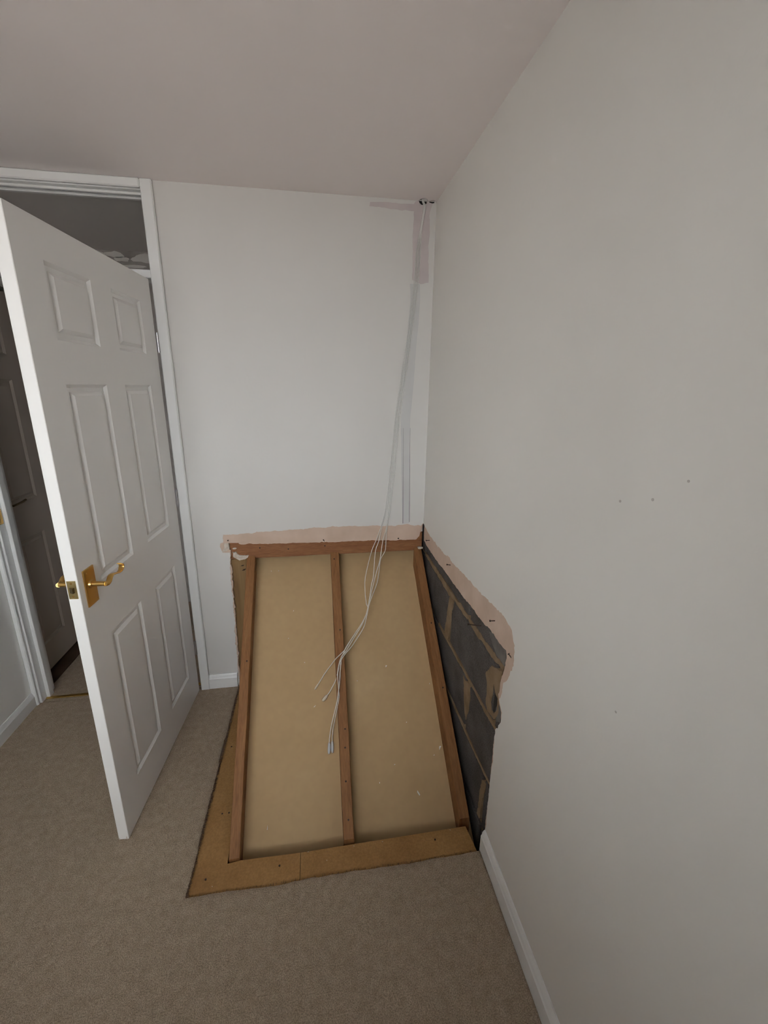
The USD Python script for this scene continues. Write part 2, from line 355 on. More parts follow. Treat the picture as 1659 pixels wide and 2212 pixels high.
# blocks: courses between the beds at 0.245, 0.478, 0.712
BEDS = [(-0.215, 0.003), (0.022, 0.234), (0.254, 0.467), (0.489, 0.702), (0.726, 0.942)]
PERP = [[-0.455, -0.905], [-0.230, -0.900], [-0.695], [-0.452, -0.925], [-0.02, -0.66]]
BW = 0.009
bi = 0
for (z0, z1), perps in zip(BEDS, PERP):
    ys = [-1.345] + sorted(perps) + [0.10]
    for a, b in zip(ys[:-1], ys[1:]):
        bi += 1
        j = (bi * 37 % 7) * 0.0004
        y0, y1 = a + BW, b - BW
        mb = box(0.0126 + j, 0.059, y0, y1, z0, z1, 0.004)
        part(wr, 'block', rough(mb, 0.035, 0.004, 14, bi), 'breeze_block')
# mortar: the bed and perpend joints, a little hollow, with the hole knocked in one perpend
mortar = cross([rect(-1.345, 0.10, -0.215, 0.942)])
cavity = rag([(-0.908, 0.634), (-0.921, 0.612), (-0.941, 0.605), (-0.946, 0.566), (-0.924, 0.528), (-0.903, 0.527), (-0.893, 0.549), (-0.901, 0.582), (-0.900, 0.615), (-0.908, 0.634)], 0.006, 0.0012, 36)
part(wr, 'mortar', rough(mortar.extrude(0.035), 0.05, 0.0, 1).apply_transform(np.array([[0, 0, 1, 0.0245], [1, 0, 0, 0], [0, 1, 0, 0], [0, 0, 0, 1]], float)), 'mortar', smooth=False)
# smears of mortar squeezed out over the block faces
def smear(pts, x=0.0105, seed=0, mat='mortar', amp=0.003, name='mortar_smear', hole=None, label=None):
    cs = cross([rag(list(pts) + [pts[0]], 0.010, amp, seed)])
    if hole is not None:
        cs = cs - cross([hole])
    part(wr, name, ex_side(cs, x, 0.030), mat, label)
smear([(-0.02, 0.715), (-0.117, 0.710), (-0.256, 0.704), (-0.425, 0.700), (-0.526, 0.708), (-0.652, 0.713), (-0.701, 0.706), (-0.797, 0.708), (-0.862, 0.712), (-0.957, 0.722), (-0.960, 0.744), (-0.840, 0.735), (-0.698, 0.732), (-0.537, 0.728), (-0.372, 0.731), (-0.153, 0.731), (-0.02, 0.728)], seed=41)
smear([(-0.436, 0.700), (-0.486, 0.700), (-0.464, 0.612), (-0.464, 0.548), (-0.440, 0.484), (-0.392, 0.478), (-0.408, 0.562)], seed=42)
smear([(-0.30, 0.468), (-0.569, 0.472), (-0.674, 0.475), (-0.745, 0.478), (-0.862, 0.474), (-0.960, 0.478), (-0.960, 0.496), (-0.862, 0.492), (-0.745, 0.490), (-0.569, 0.486), (-0.30, 0.484)], x=0.0120, seed=43, amp=0.0022)
smear([(-0.30, 0.236), (-0.508, 0.236), (-0.625, 0.240), (-0.731, 0.236), (-0.856, 0.243), (-0.963, 0.248), (-0.963, 0.258), (-0.856, 0.254), (-0.731, 0.249), (-0.625, 0.251), (-0.508, 0.248), (-0.30, 0.247)], x=0.0120, seed=44, amp=0.0016)
smear([(-0.648, 0.460), (-0.712, 0.471), (-0.726, 0.428), (-0.727, 0.361), (-0.706, 0.300), (-0.685, 0.330), (-0.665, 0.40)], seed=45)
smear([(-0.844, 0.632), (-0.880, 0.680), (-0.907, 0.692), (-0.954, 0.720), (-0.957, 0.658), (-0.954, 0.619), (-0.955, 0.560), (-0.935, 0.515), (-0.884, 0.505), (-0.864, 0.517), (-0.861, 0.576)], seed=46, hole=cavity)
part(wr, 'wall_cavity', ex_side(cross([cavity]), 0.0150, 0.030), 'void_black', 'black hole knocked through the mortar')
smear([(-0.886, 0.205), (-0.918, 0.225), (-0.905, 0.120), (-0.897, 0.034), (-0.875, 0.027), (-0.880, 0.12)], x=0.0118, seed=47)
smear([(-0.84, 0.786), (-0.90, 0.800), (-0.968, 0.806), (-0.964, 0.740), (-0.905, 0.742), (-0.870, 0.760)], x=0.0100, seed=48, mat='grey_skim', name='grey_skim', label='pale grey skim on the top block')
smear([(-0.948, 0.592), (-0.962, 0.585), (-0.975, 0.590), (-0.982, 0.560), (-0.968, 0.530), (-0.948, 0.522), (-0.940, 0.545)], x=0.0108, seed=49, mat='grey_skim', name='grey_skim')
# rusty nails left in the plaster and the blocks
def nail(parent, base, tip, r=0.0016):
    base, tip = np.asarray(base), np.asarray(tip)
    t = (tip - base) / np.linalg.norm(tip - base)
    sh = cyl(base - t * 0.012, tip, r, r * 0.9, 8) + cyl(tip - t * 0.0012, tip, r * 2.0, None, 10)
    part(parent, 'nail', tm(sh), 'rust')
nail(wr, (0.0, -0.120, 0.836), (-0.010, -0.100, 0.828))
nail(wr, (0.0, -0.445, 0.850), (-0.008, -0.430, 0.845))
nail(wr, (0.0, -0.890, 0.858), (-0.010, -0.880, 0.852))
nail(wr, (0.012, -0.765, 0.760), (-0.022, -0.735, 0.750), 0.0018)
nail(wr, (0.0, -1.012, 0.815), (-0.005, -1.008, 0.822))
nail(wb, (-0.518, 0.0, 0.812), (-0.522, -0.012, 0.822))
nail(wb, (-0.130, 0.0, 0.806), (-0.136, -0.012, 0.812))
nail(wb, (-0.986, 0.0, 0.836), (-0.986, -0.010, 0.840))
# old screw holes in the paint
for y, z, r in ((-1.460, 1.443, 0.0022), (-1.333, 1.377, 0.0026), (-1.403, 1.399, 0.0026), (-1.412, 0.986, 0.0024)):
    part(wr, 'screw_hole', ex_side(cross([[(y + r * math.cos(a), z + r * math.sin(a)) for a in np.linspace(0, 6.28, 12, endpoint=False)]]), -0.0005, 0.0), 'stain', smooth=False)

# ------------------------------------------------------------------ left wall, wall behind the camera, ceiling
wl = thing('wall_left', 'narrow strip of white painted wall left of the door frame', 'wall', kind='structure')
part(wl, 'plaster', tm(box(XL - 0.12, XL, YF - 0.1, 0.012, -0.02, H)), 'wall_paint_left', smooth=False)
part(wl, 'wall_core', tm(box(XL - 0.12, XL, 0.0122, 0.06, -0.02, H)), 'landing_paint', smooth=False)
part(wl, 'wall_core', tm(box(XL - 0.22, XL - 0.121, YF - 0.1, 1.3, ZB, H + 0.16)), 'landing_paint', smooth=False)

WX0, WX1, WZ0, WZ1 = -1.88, -0.62, 0.98, 2.18
wf = thing('wall_front', 'white painted window wall behind the viewpoint', 'wall', kind='structure')
part(wf, 'plaster', ex_back(cross([rect(XL - 0.2, 0.2, ZB, H + 0.16)]) - cross([rect(WX0, WX1, WZ0, WZ1)]), YF - 0.28, YF), 'wall_paint', smooth=False)

wn = thing('window_1', 'white plastic bedroom window with two panes', 'window', kind='structure')
fr = cross([rect(WX0, WX1, WZ0, WZ1)])
xm = (WX0 + WX1) / 2
fr = fr - cross([rect(WX0 + 0.05, xm - 0.03, WZ0 + 0.05, WZ1 - 0.05)]) - cross([rect(xm + 0.03, WX1 - 0.05, WZ0 + 0.05, WZ1 - 0.05)])
part(wn, 'window_frame', ex_back(fr, YF - 0.12, YF - 0.06), 'window_plastic', smooth=False)
for a, b in ((WX0 + 0.05, xm - 0.03), (xm + 0.03, WX1 - 0.05)):
    part(wn, 'pane', tm(box(a, b, YF - 0.092, YF - 0.088, WZ0 + 0.05, WZ1 - 0.05)), 'window_glass', smooth=False)
part(wn, 'window_sill', tm(box(WX0 - 0.05, WX1 + 0.05, YF - 0.06, YF + 0.05, WZ0 - 0.025, WZ0, 0.005)), 'gloss_white')

ce = thing('ceiling', 'plain off-white ceiling over the bedroom', 'ceiling', kind='structure')
h1 = rag([(-0.078, -0.010), (-0.072, 0.004), (-0.044, 0.004), (-0.042, -0.010), (-0.047, -0.022), (-0.058, -0.027), (-0.070, -0.022), (-0.078, -0.010)], 0.004, 0.0008, 51)
h2 = rag([(-0.034, -0.006), (-0.026, 0.002), (-0.009, 0.002), (-0.008, -0.010), (-0.022, -0.014), (-0.034, -0.006)], 0.004, 0.0006, 52)
part(ce, 'ceiling_board', ex_up(cross([rect(XL, 0.0, YF, -0.0005)]) - cross([h1]) - cross([h2]), H, H + 0.013), 'ceiling_paint', smooth=False)
part(ce, 'roof_deck', tm(box(XL - 0.3, 0.3, YF - 0.2, 1.3, H + 0.05, H + 0.16)), 'void_black', smooth=False)

# ------------------------------------------------------------------ floor boards under the carpet
fl = thing('floor', 'brown chipboard floor showing in a strip round the sloping boards', 'floor', kind='structure')
fz0, fz1 = -0.030, -0.0095
bl = [(-1.10, -1.10), (-0.6415, -1.10), (-0.6415, -0.889), (-0.83, -0.885), (-0.842, -0.884), (-0.888, -0.889), (-0.8895, -0.845), (-0.907, 0.0), (-1.10, 0.0)]
part(fl, 'board', ex_up(cross([bl]), fz0, fz1), 'floor_board', smooth=False)
part(fl, 'board', ex_up(cross([[(-0.6395, -1.10), (-0.010, -1.10), (-0.022, -0.985), (-0.034, -0.884), (-0.6395, -0.8885)]]), fz0, fz1 - 0.0006), 'floor_board', smooth=False)
part(fl, 'board', ex_up(cross([rect(XL, -1.102, YF, 0.13)]), fz0, fz1), 'floor_board', smooth=False)
part(fl, 'board', ex_up(cross([rect(-1.099, 0.0, YF, -1.102)]), fz0, fz1), 'floor_board', smooth=False)
part(fl, 'subfloor', tm(box(XL - 0.2, 0.2, YF - 0.2, 1.3, ZB - 0.05, ZB)), 'void_black', smooth=False)
part(fl, 'subfloor', tm(box(XL - 0.2, -1.062, YF, 1.3, ZB, -0.031)), 'void_black', smooth=False)
part(fl, 'subfloor', tm(box(-1.061, 0.012, YF, -1.08, ZB, -0.031)), 'void_black', smooth=False)
part(fl, 'subfloor', tm(box(-1.05, 0.06, 0.25, 1.3, ZB, -0.031)), 'void_black', smooth=False)
for x, y in ((-0.711, -0.920), (-0.950, -0.927), (-0.942, -0.709), (-0.917, -0.709), (-0.160, -0.914), (-0.965, -0.40)):
    part(fl, 'nail_head', tm(cyl((x, y, fz1 - 0.002), (x, y, fz1 + 0.0006), 0.0032, None, 10)), 'rust')

# carpet: one soft sheet with the cut-out, frayed along the knife line
def carpet(name, polys, label, seed, fray=None):
    cs = cross([polys])
    m = cs.extrude(0.0095).refine_to_length(0.022)
    t = tm(m); v = np.array(t.vertices)
    n = meshkit.fbm(v * 26.0 + seed)
    topm = v[:, 2] > 0.008
    v[:, 2] += fz1
    v[topm, 2] += (n[topm] - n.mean()) * 0.004
    t.vertices = v
    p = thing(name, label, 'carpet')
    part(p, 'pile', t, 'carpet_pile', smooth=True)
    if fray is not None:
        rng = np.random.RandomState(seed)
        pts, cnt, wid = [], [], []
        for (a, b), nrm, k in fray:
            a, b, nrm = np.array(a), np.array(b), np.array(nrm)
            for i in range(k):
                q = a + (b - a) * rng.rand() + nrm * (-0.002 + 0.002 * rng.rand())
                z0 = fz1 + rng.rand() * 0.009
                l = 0.004 + 0.008 * rng.rand()
                dx = nrm * l * (0.4 + 0.6 * rng.rand()) + rng.randn(2) * 0.0015
                pts += [(q[0], q[1], z0), (q[0] + dx[0] * 0.6, q[1] + dx[1] * 0.6, z0 + 0.002 * rng.rand()), (q[0] + dx[0], q[1] + dx[1], max(fz1 + 0.0005, z0 - 0.002 + 0.004 * rng.rand()))]
                cnt.append(3); wid += [0.0012, 0.0011, 0.0005]
        c = UsdGeom.BasisCurves.Define(stage, p + '/frayed_edge')
        c.CreateTypeAttr('linear'); c.CreatePointsAttr(Vt.Vec3fArray.FromNumpy(np.array(pts, np.float32)))
        c.CreateCurveVertexCountsAttr(cnt); c.CreateWidthsAttr(wid); c.SetWidthsInterpolation('vertex')
        UsdShade.MaterialBindingAPI.Apply(c.GetPrim()).Bind(UsdShade.Material.Get(stage, LK + 'fringe_yarn'))
        meta(c.GetPrim(), 'dark frayed yarn along the cut edge', kind='stuff')
    return p
cutline = rag([(-0.999, -0.001), (-1.000, -0.40), (-0.999, -0.978)], 0.012, 0.0016, 61) + rag([(-0.999, -0.978), (-0.70, -0.983), (-0.50, -0.979), (-0.25, -0.982), (-0.016, -0.978)], 0.02, 0.0014, 62)[1:]
carpet('carpet', [(XL + 0.001, -0.001), (XL + 0.001, YF + 0.001), (-0.016, YF + 0.001)] + cutline[::-1], 'beige brown bedroom carpet cut back round the sloping boards', 5,
       [(((-0.999, -0.01), (-0.999, -0.978)), (1.0, 0.0), 1500), (((-0.999, -0.978), (-0.03, -0.978)), (0.0, 1.0), 260)])
carpet('carpet', [(-1.966, 0.001), (-1.199, 0.001), (-1.199, 0.023), (-1.966, 0.023)], 'short tongue of bedroom carpet inside the door opening', 9)
carpet('carpet', [(-1.966, 0.044), (-1.199, 0.044), (-1.199, 0.11), (0.05, 0.26), (0.05, 0.965), (-2.03, 0.965), (-2.03, 0.11), (-1.966, 0.11)], 'shaded brown landing carpet beyond the brass threshold strip', 13)
part(fl, 'board', ex_up(cross([rect(-2.10, -1.062, 0.131, 1.0)]), fz0, fz1), 'floor_board', smooth=False)
part(fl, 'board', ex_up(cross([rect(-1.0615, 0.05, 0.245, 1.0)]), fz0, fz1), 'floor_board', smooth=False)
ts = [(0.0, 0.0), (0.004, 0.004), (0.012, 0.0055), (0.020, 0.004), (0.024, 0.0)]
thr = hull([(x, 0.0215 + a, -0.002 + b) for x in (-1.966, -1.199) for a, b in ts])
solo('threshold_strip', tm(thr), 'brass', 'dull brass threshold strip across the doorway carpet', 'threshold strip')

# ------------------------------------------------------------------ skirting boards
def skirting(name, p0, p1, nrm, label, h=0.074, t=0.015):
    """Moulded board from p0 to p1 (x, y), face towards nrm."""
    p0, p1, nrm = map(lambda q: np.array(q, float), (p0, p1, nrm))
    prof = [(0, -0.009), (t, -0.009), (t, h * 0.72), (t * 0.72, h * 0.80), (t * 0.66, h * 0.90), (t * 0.30, h), (0, h)]
    P = [np.r_[e + nrm * a, b] for e in (p0, p1) for a, b in prof]
    n = len(prof)
    V = np.array(P); F = []
    for k in range(n):
        k2 = (k + 1) % n
        F += [(k, k2, n + k2), (k, n + k2, n + k)]
    for k in range(1, n - 1):
        F += [(0, k + 1, k), (n, n + k, n + k + 1)]
    t_ = trimesh.Trimesh(V, F, process=False)
    if t_.volume < 0:
        t_.invert()
    solo(name, t_, 'gloss_white', label, 'skirting board', kind='structure')
skirting('baseboard_right', (-0.0005, -0.972), (-0.0005, YF), (-1, 0), 'white moulded skirting running along the right wall', h=0.086)
skirting('baseboard_back', (-1.1455, -0.0005), (-1.003, -0.0005), (0, -1), 'short stub of white skirting between door frame and cut box', h=0.080)
skirting('baseboard_left', (XL + 0.0005, -0.019), (XL + 0.0005, YF), (1, 0), 'white skirting on the left wall by the door frame')
skirting('baseboard_front', (XL + 0.02, YF + 0.0005), (-0.02, YF + 0.0005), (0, 1), 'white skirting under the window')

# ------------------------------------------------------------------ storey-height door frame
tr = thing('trim_1', 'white storey-height door frame with an open fanlight over the transom', 'door frame', kind='structure')
def arch(x0, x1, z0, z1, vertical=True):
    return tm(box(x0, x1, -0.018, -0.0005, z0, z1, 0.004))
part(tr, 'architrave', arch(-1.190, -1.146, -0.009, H - 0.001), 'gloss_white')
part(tr, 'architrave', arch(XL + 0.001, -1.975, -0.009, H - 0.001), 'gloss_white')
part(tr, 'architrave', arch(-1.974, -1.191, 2.311, H - 0.001), 'gloss_white')
part(tr, 'jamb', tm(box(-1.1905, -1.1805, 0.0, 0.108, -0.009, 2.325, 0.002)), 'gloss_white')
part(tr, 'jamb', tm(box(-1.9895, -1.968, 0.0, 0.108, -0.009, 2.325, 0.002)), 'gloss_white')
part(tr, 'head', tm(box(-1.9675, -1.1910, 0.0, 0.108, 2.308, 2.325, 0.002)), 'gloss_white')
part(tr, 'transom', tm(box(-1.9675, -1.1910, 0.0, 0.108, 1.996, 2.028, 0.003)), 'gloss_white')
part(tr, 'door_stop', tm(box(-1.9675, -1.950, 0.036, 0.070, -0.009, 1.9955, 0.002)), 'gloss_white')
part(tr, 'door_stop', tm(box(-1.208, -1.1910, 0.050, 0.070, -0.009, 1.9955, 0.002)), 'gloss_white')
for y0, y1 in ((0.020, 0.034), (0.062, 0.076)):
    part(tr, 'glazing_bead', tm(box(-1.967, -1.1915, y0, y1, 2.298, 2.3075, 0.002)), 'gloss_white')
part(tr, 'strike_plate', tm(box(-1.9678, -1.9664, 0.004, 0.030, 0.955, 1.025, 0.0004)), 'brass')

# ------------------------------------------------------------------ the open door
ANG = 1.5034
HX, HY = -1.1975, -0.020
dv = np.array([-math.cos(ANG), -math.sin(ANG), 0.0]); nv = np.array([math.sin(ANG), -math.cos(ANG), 0.0])
DM = Gf.Matrix4d(1.0)
DM.SetRow(0, Gf.Vec4d(*map(float, dv), 0)); DM.SetRow(1, Gf.Vec4d(*map(float, nv), 0)); DM.SetRow(2, Gf.Vec4d(0, 0, 1, 0)); DM.SetRow(3, Gf.Vec4d(HX, HY, 0, 1))
LW, LT, LZ0, LZ1 = 0.749, 0.035, 0.005, 1.988
PANELS = [(0.107, 0.312), (0.430, 0.638)]
PANELZ = [(0.166, 0.774), (0.966, 1.572), (1.690, 1.888)]

def panelled_leaf(w, t, z0, z1, panels, panelz):
    leaf = box(0.003, w, -t, 0.0, z0, z1, 0.0015)
    for s0, s1 in panels:
        for a, b in panelz:
            for sgn, base in ((1, 0.0), (-1, -t)):
                def ring(i, d):
                    y = base + sgn * d
                    return [(s, y, z) for s in (s0 + i, s1 - i) for z in (a + i, b - i)]
                leaf = leaf - hull(ring(-0.001, 0.001) + ring(0.009, -0.0085))
                leaf = leaf + hull(ring(0.0215, -0.010) + ring(0.0215, -0.0084) + ring(0.0330, -0.0010))
    return tm(leaf)

d1 = thing('door_1', 'white six-panel bedroom door standing wide open into the room', 'door', kind='structure', matrix=DM)
for k_, (y0_, y1_, h_) in enumerate(((-0.034, -0.029, 0.011), (-0.010, -0.0035, 0.016))):
    part(d1, 'chipped_corner', tm(hull([(LW + 0.0004, y0_, LZ0), (LW + 0.0004, y1_, LZ0), (LW + 0.0004, (y0_ + y1_) / 2, LZ0 + h_), (LW - 0.002, (y0_ + y1_) / 2, LZ0)])), 'torn_plaster', smooth=False)
part(d1, 'leaf', panelled_leaf(LW, LT, LZ0, LZ1, PANELS, PANELZ), 'door_white', smooth=False)

def lever_set(sgn, base):
    """Backplate with screws and scroll lever on one face."""
    y = lambda d: base + sgn * d
    pl = hull([(s, y(0), z) for s in (0.672, 0.724) for z in (0.915, 1.034)] + [(s, y(0.0035), z) for s in (0.672, 0.724) for z in (0.915, 1.034)] + [(s, y(0.0065), z) for s in (0.678, 0.718) for z in (0.921, 1.028)])
    hp_ = part(d1, 'backplate', tm(pl), 'brass', 'brass lever backplate')
    for s, z in ((0.682, 0.926), (0.714, 0.926), (0.682, 1.023), (0.714, 1.023)):
        part(hp_, 'screw', tm(cyl((s, y(0.0055), z), (s, y(0.0075), z), 0.0028, 0.0020, 10)), 'brass')
    S, Z = 0.703, 0.984
    neck = cyl((S, y(0.0060), Z), (S, y(0.012), Z), 0.0135, 0.0115, 20) + cyl((S, y(0.011), Z), (S, y(0.050), Z), 0.0078, 0.0070, 18)
    P = spline([(S + 0.004, y(0.050), Z + 0.0005), (S - 0.004, y(0.0515), Z - 0.0015), (S - 0.014, y(0.052), Z + 0.001), (S - 0.024, y(0.052), Z + 0.010), (S - 0.036, y(0.051), Z + 0.0125), (S - 0.056, y(0.050), Z + 0.007), (S - 0.076, y(0.049), Z + 0.001), (S - 0.090, y(0.049), Z + 0.003), (S - 0.0985, y(0.049), Z + 0.012), (S - 0.097, y(0.049), Z + 0.022), (S - 0.090, y(0.049), Z + 0.0255)], 6)
    u = np.linspace(0, 1, len(P))
    wide = np.interp(u, [0, 0.12, 0.3, 0.5, 0.8, 1], [0.0070, 0.0085, 0.0085, 0.0075, 0.0095, 0.0100])
    thick = np.interp(u, [0, 0.12, 0.3, 0.5, 0.8, 1], [0.0070, 0.0078, 0.0050, 0.0032, 0.0026, 0.0022])
    lv = sweep(P, wide, thick, up0=(0, 0, 1), sides=14)
    lv = trimesh.util.concatenate([lv, tm(neck)])
    part(d1, 'lever_handle', lv, 'brass', 'brass scroll lever handle', smooth=45)
lever_set(1, 0.0)
lever_set(-1, -LT)
# latch in the free edge
lp = part(d1, 'latch_plate', tm(box(LW, LW + 0.0016, -0.0310, -0.0055, 0.959, 1.017, 0.0005)), 'pale_brass', 'pale brass latch plate on the door edge')
part(lp, 'latch_bolt', tm(hull([(LW + 0.0014, y, z) for y in (-0.0255, -0.0120) for z in (0.979, 0.996)] + [(LW + 0.0022, -0.0255, z) for z in (0.979, 0.996)] + [(LW + 0.0095, -0.0130, z) for z in (0.980, 0.995)])), 'dark_brass')
for z in (0.967, 1.009):
    part(lp, 'screw', tm(cyl((LW + 0.0012, -0.0185, z), (LW + 0.0024, -0.0185, z), 0.0040, 0.0030, 12)), 'brass')
# hinges
for zc in (0.262, 1.066, 1.745):
    hk = cyl((0.0, 0.006, zc - 0.038), (0.0, 0.006, zc - 0.0132), 0.0052, None, 14)
    hk = hk + cyl((0.0, 0.006, zc - 0.0122), (0.0, 0.006, zc + 0.0122), 0.0052, None, 14) + cyl((0.0, 0.006, zc + 0.0132), (0.0, 0.006, zc + 0.038), 0.0052, None, 14)
    hk = hk + cyl((0.0, 0.006, zc - 0.041), (0.0, 0.006, zc + 0.041), 0.0030, None, 10) + box(0.0006, 0.0026, -0.030, 0.004, zc - 0.038, zc + 0.038)
    part(d1, 'hinge', tm(hk), 'steel', smooth=40)

# ------------------------------------------------------------------ sloping stair soffit inside the removed box
TOPZ, SL = 0.735, 0.735 / 0.88
def T(y):
    return TOPZ + SL * y
an = math.atan2(0.735, 0.88); nz, ny = math.cos(an), -math.sin(an)
sb = thing('stair_soffit', 'sloping khaki stair soffit boards with three timber rafters and a top rail', 'stair soffit')
DEPTH = 0.076
dz = DEPTH / nz
def rafter(xl0, xr0, xl1, xr1, ye, yt=0.010, sink=0.0):
    """From the top end (xl0, xr0) down to the bottom end (xl1, xr1)."""
    P = []
    for (xl, xr), y in (((xl0, xr0), yt), ((xl1, xr1), ye)):
        z = T(y) - sink
        for z_, c in ((z, 0.002), (z - dz, 0.0)):
            P += [(xl + c, y, z_), (xr - c, y, z_)]
        P += [(xl, y, z - 0.003), (xr, y, z - 0.003)]
    return hull(P)
def raft(i, *a):
    part(sb, 'rafter', rough(rafter(*a), 0.05, 0.003, 6, i), 'rafter_timber')
raft(1, -0.906, -0.865, -0.8835, -0.848, -0.8815)
raft(2, -0.487, -0.444, -0.488, -0.450, -0.877)
raft(3, -0.045, -0.004, -0.053, -0.013, -0.869)
def board(x0, x1, ya, yb, seed):
    P = [(x, y, T(y) - dz - k) for x in (x0, x1) for y in (ya, yb) for k in (0.0004, 0.016)]
    return rough(hull(P), 0.05, 0.004, 4, seed, axis=(2,))
part(sb, 'soffit_panel', board(-0.880, -0.467, -1.06, 0.11, 3), 'soffit_board')
part(sb, 'soffit_panel', board(-0.465, 0.006, -1.06, 0.11, 4), 'soffit_board')
part(sb, 'side_board', ex_side(cross([[(-0.86, -0.031), (0.10, -0.031), (0.10, T(0.10) - dz - 0.018), (-0.80, T(-0.80) - dz - 0.018)]]), -0.893, -0.881), 'dark_timber', smooth=False)
part(sb, 'rail', rough(box(-0.985, -0.001, 0.0126, 0.060, 0.7305, 0.8355, 0.002), 0.05, 0.003, 7, 8, axis=(1, 2)), 'rail_timber', 'reddish timber rail along the back wall')
part(sb, 'post', rough(box(-0.997, -0.868, 0.0130, 0.058, -0.009, 0.7300, 0.002), 0.06, 0.003, 5, 9, axis=(1,)), 'post_timber', 'olive-brown timber post by the cut plaster')
for x, z in ((-0.930, 0.693), (-0.922, 0.672), (-0.926, 0.668)):
    part(sb, 'nail_hole', ex_back(cross([[(x - 0.010, z - 0.002), (x + 0.004, z - 0.001), (x + 0.007, z + 0.004), (x - 0.004, z + 0.002)]]), 0.0112, 0.0135), 'rust')
for x, z in ((-0.84, 0.785), (-0.515, 0.78), (-0.20, 0.775), (-0.70, 0.772)):
    part(sb, 'nail_head', tm(cyl((x, 0.0130, z), (x, 0.0112, z), 0.0034, None, 10)), 'rust')
for x, y in ((-0.470, -0.02), (-0.462, -0.61), (-0.466, -0.66), (-0.470, -0.745), (-0.468, -0.835), (-0.460, -0.30), (-0.870, -0.38), (-0.025, -0.52), (-0.024, -0.30)):
    z = T(y)
    part(sb, 'nail_head', tm(cyl((x, y + ny * -0.002, z - 0.002 * nz), (x, y + ny * 0.0016, z + 0.0016 * nz), 0.0034, None, 10)), 'rust')

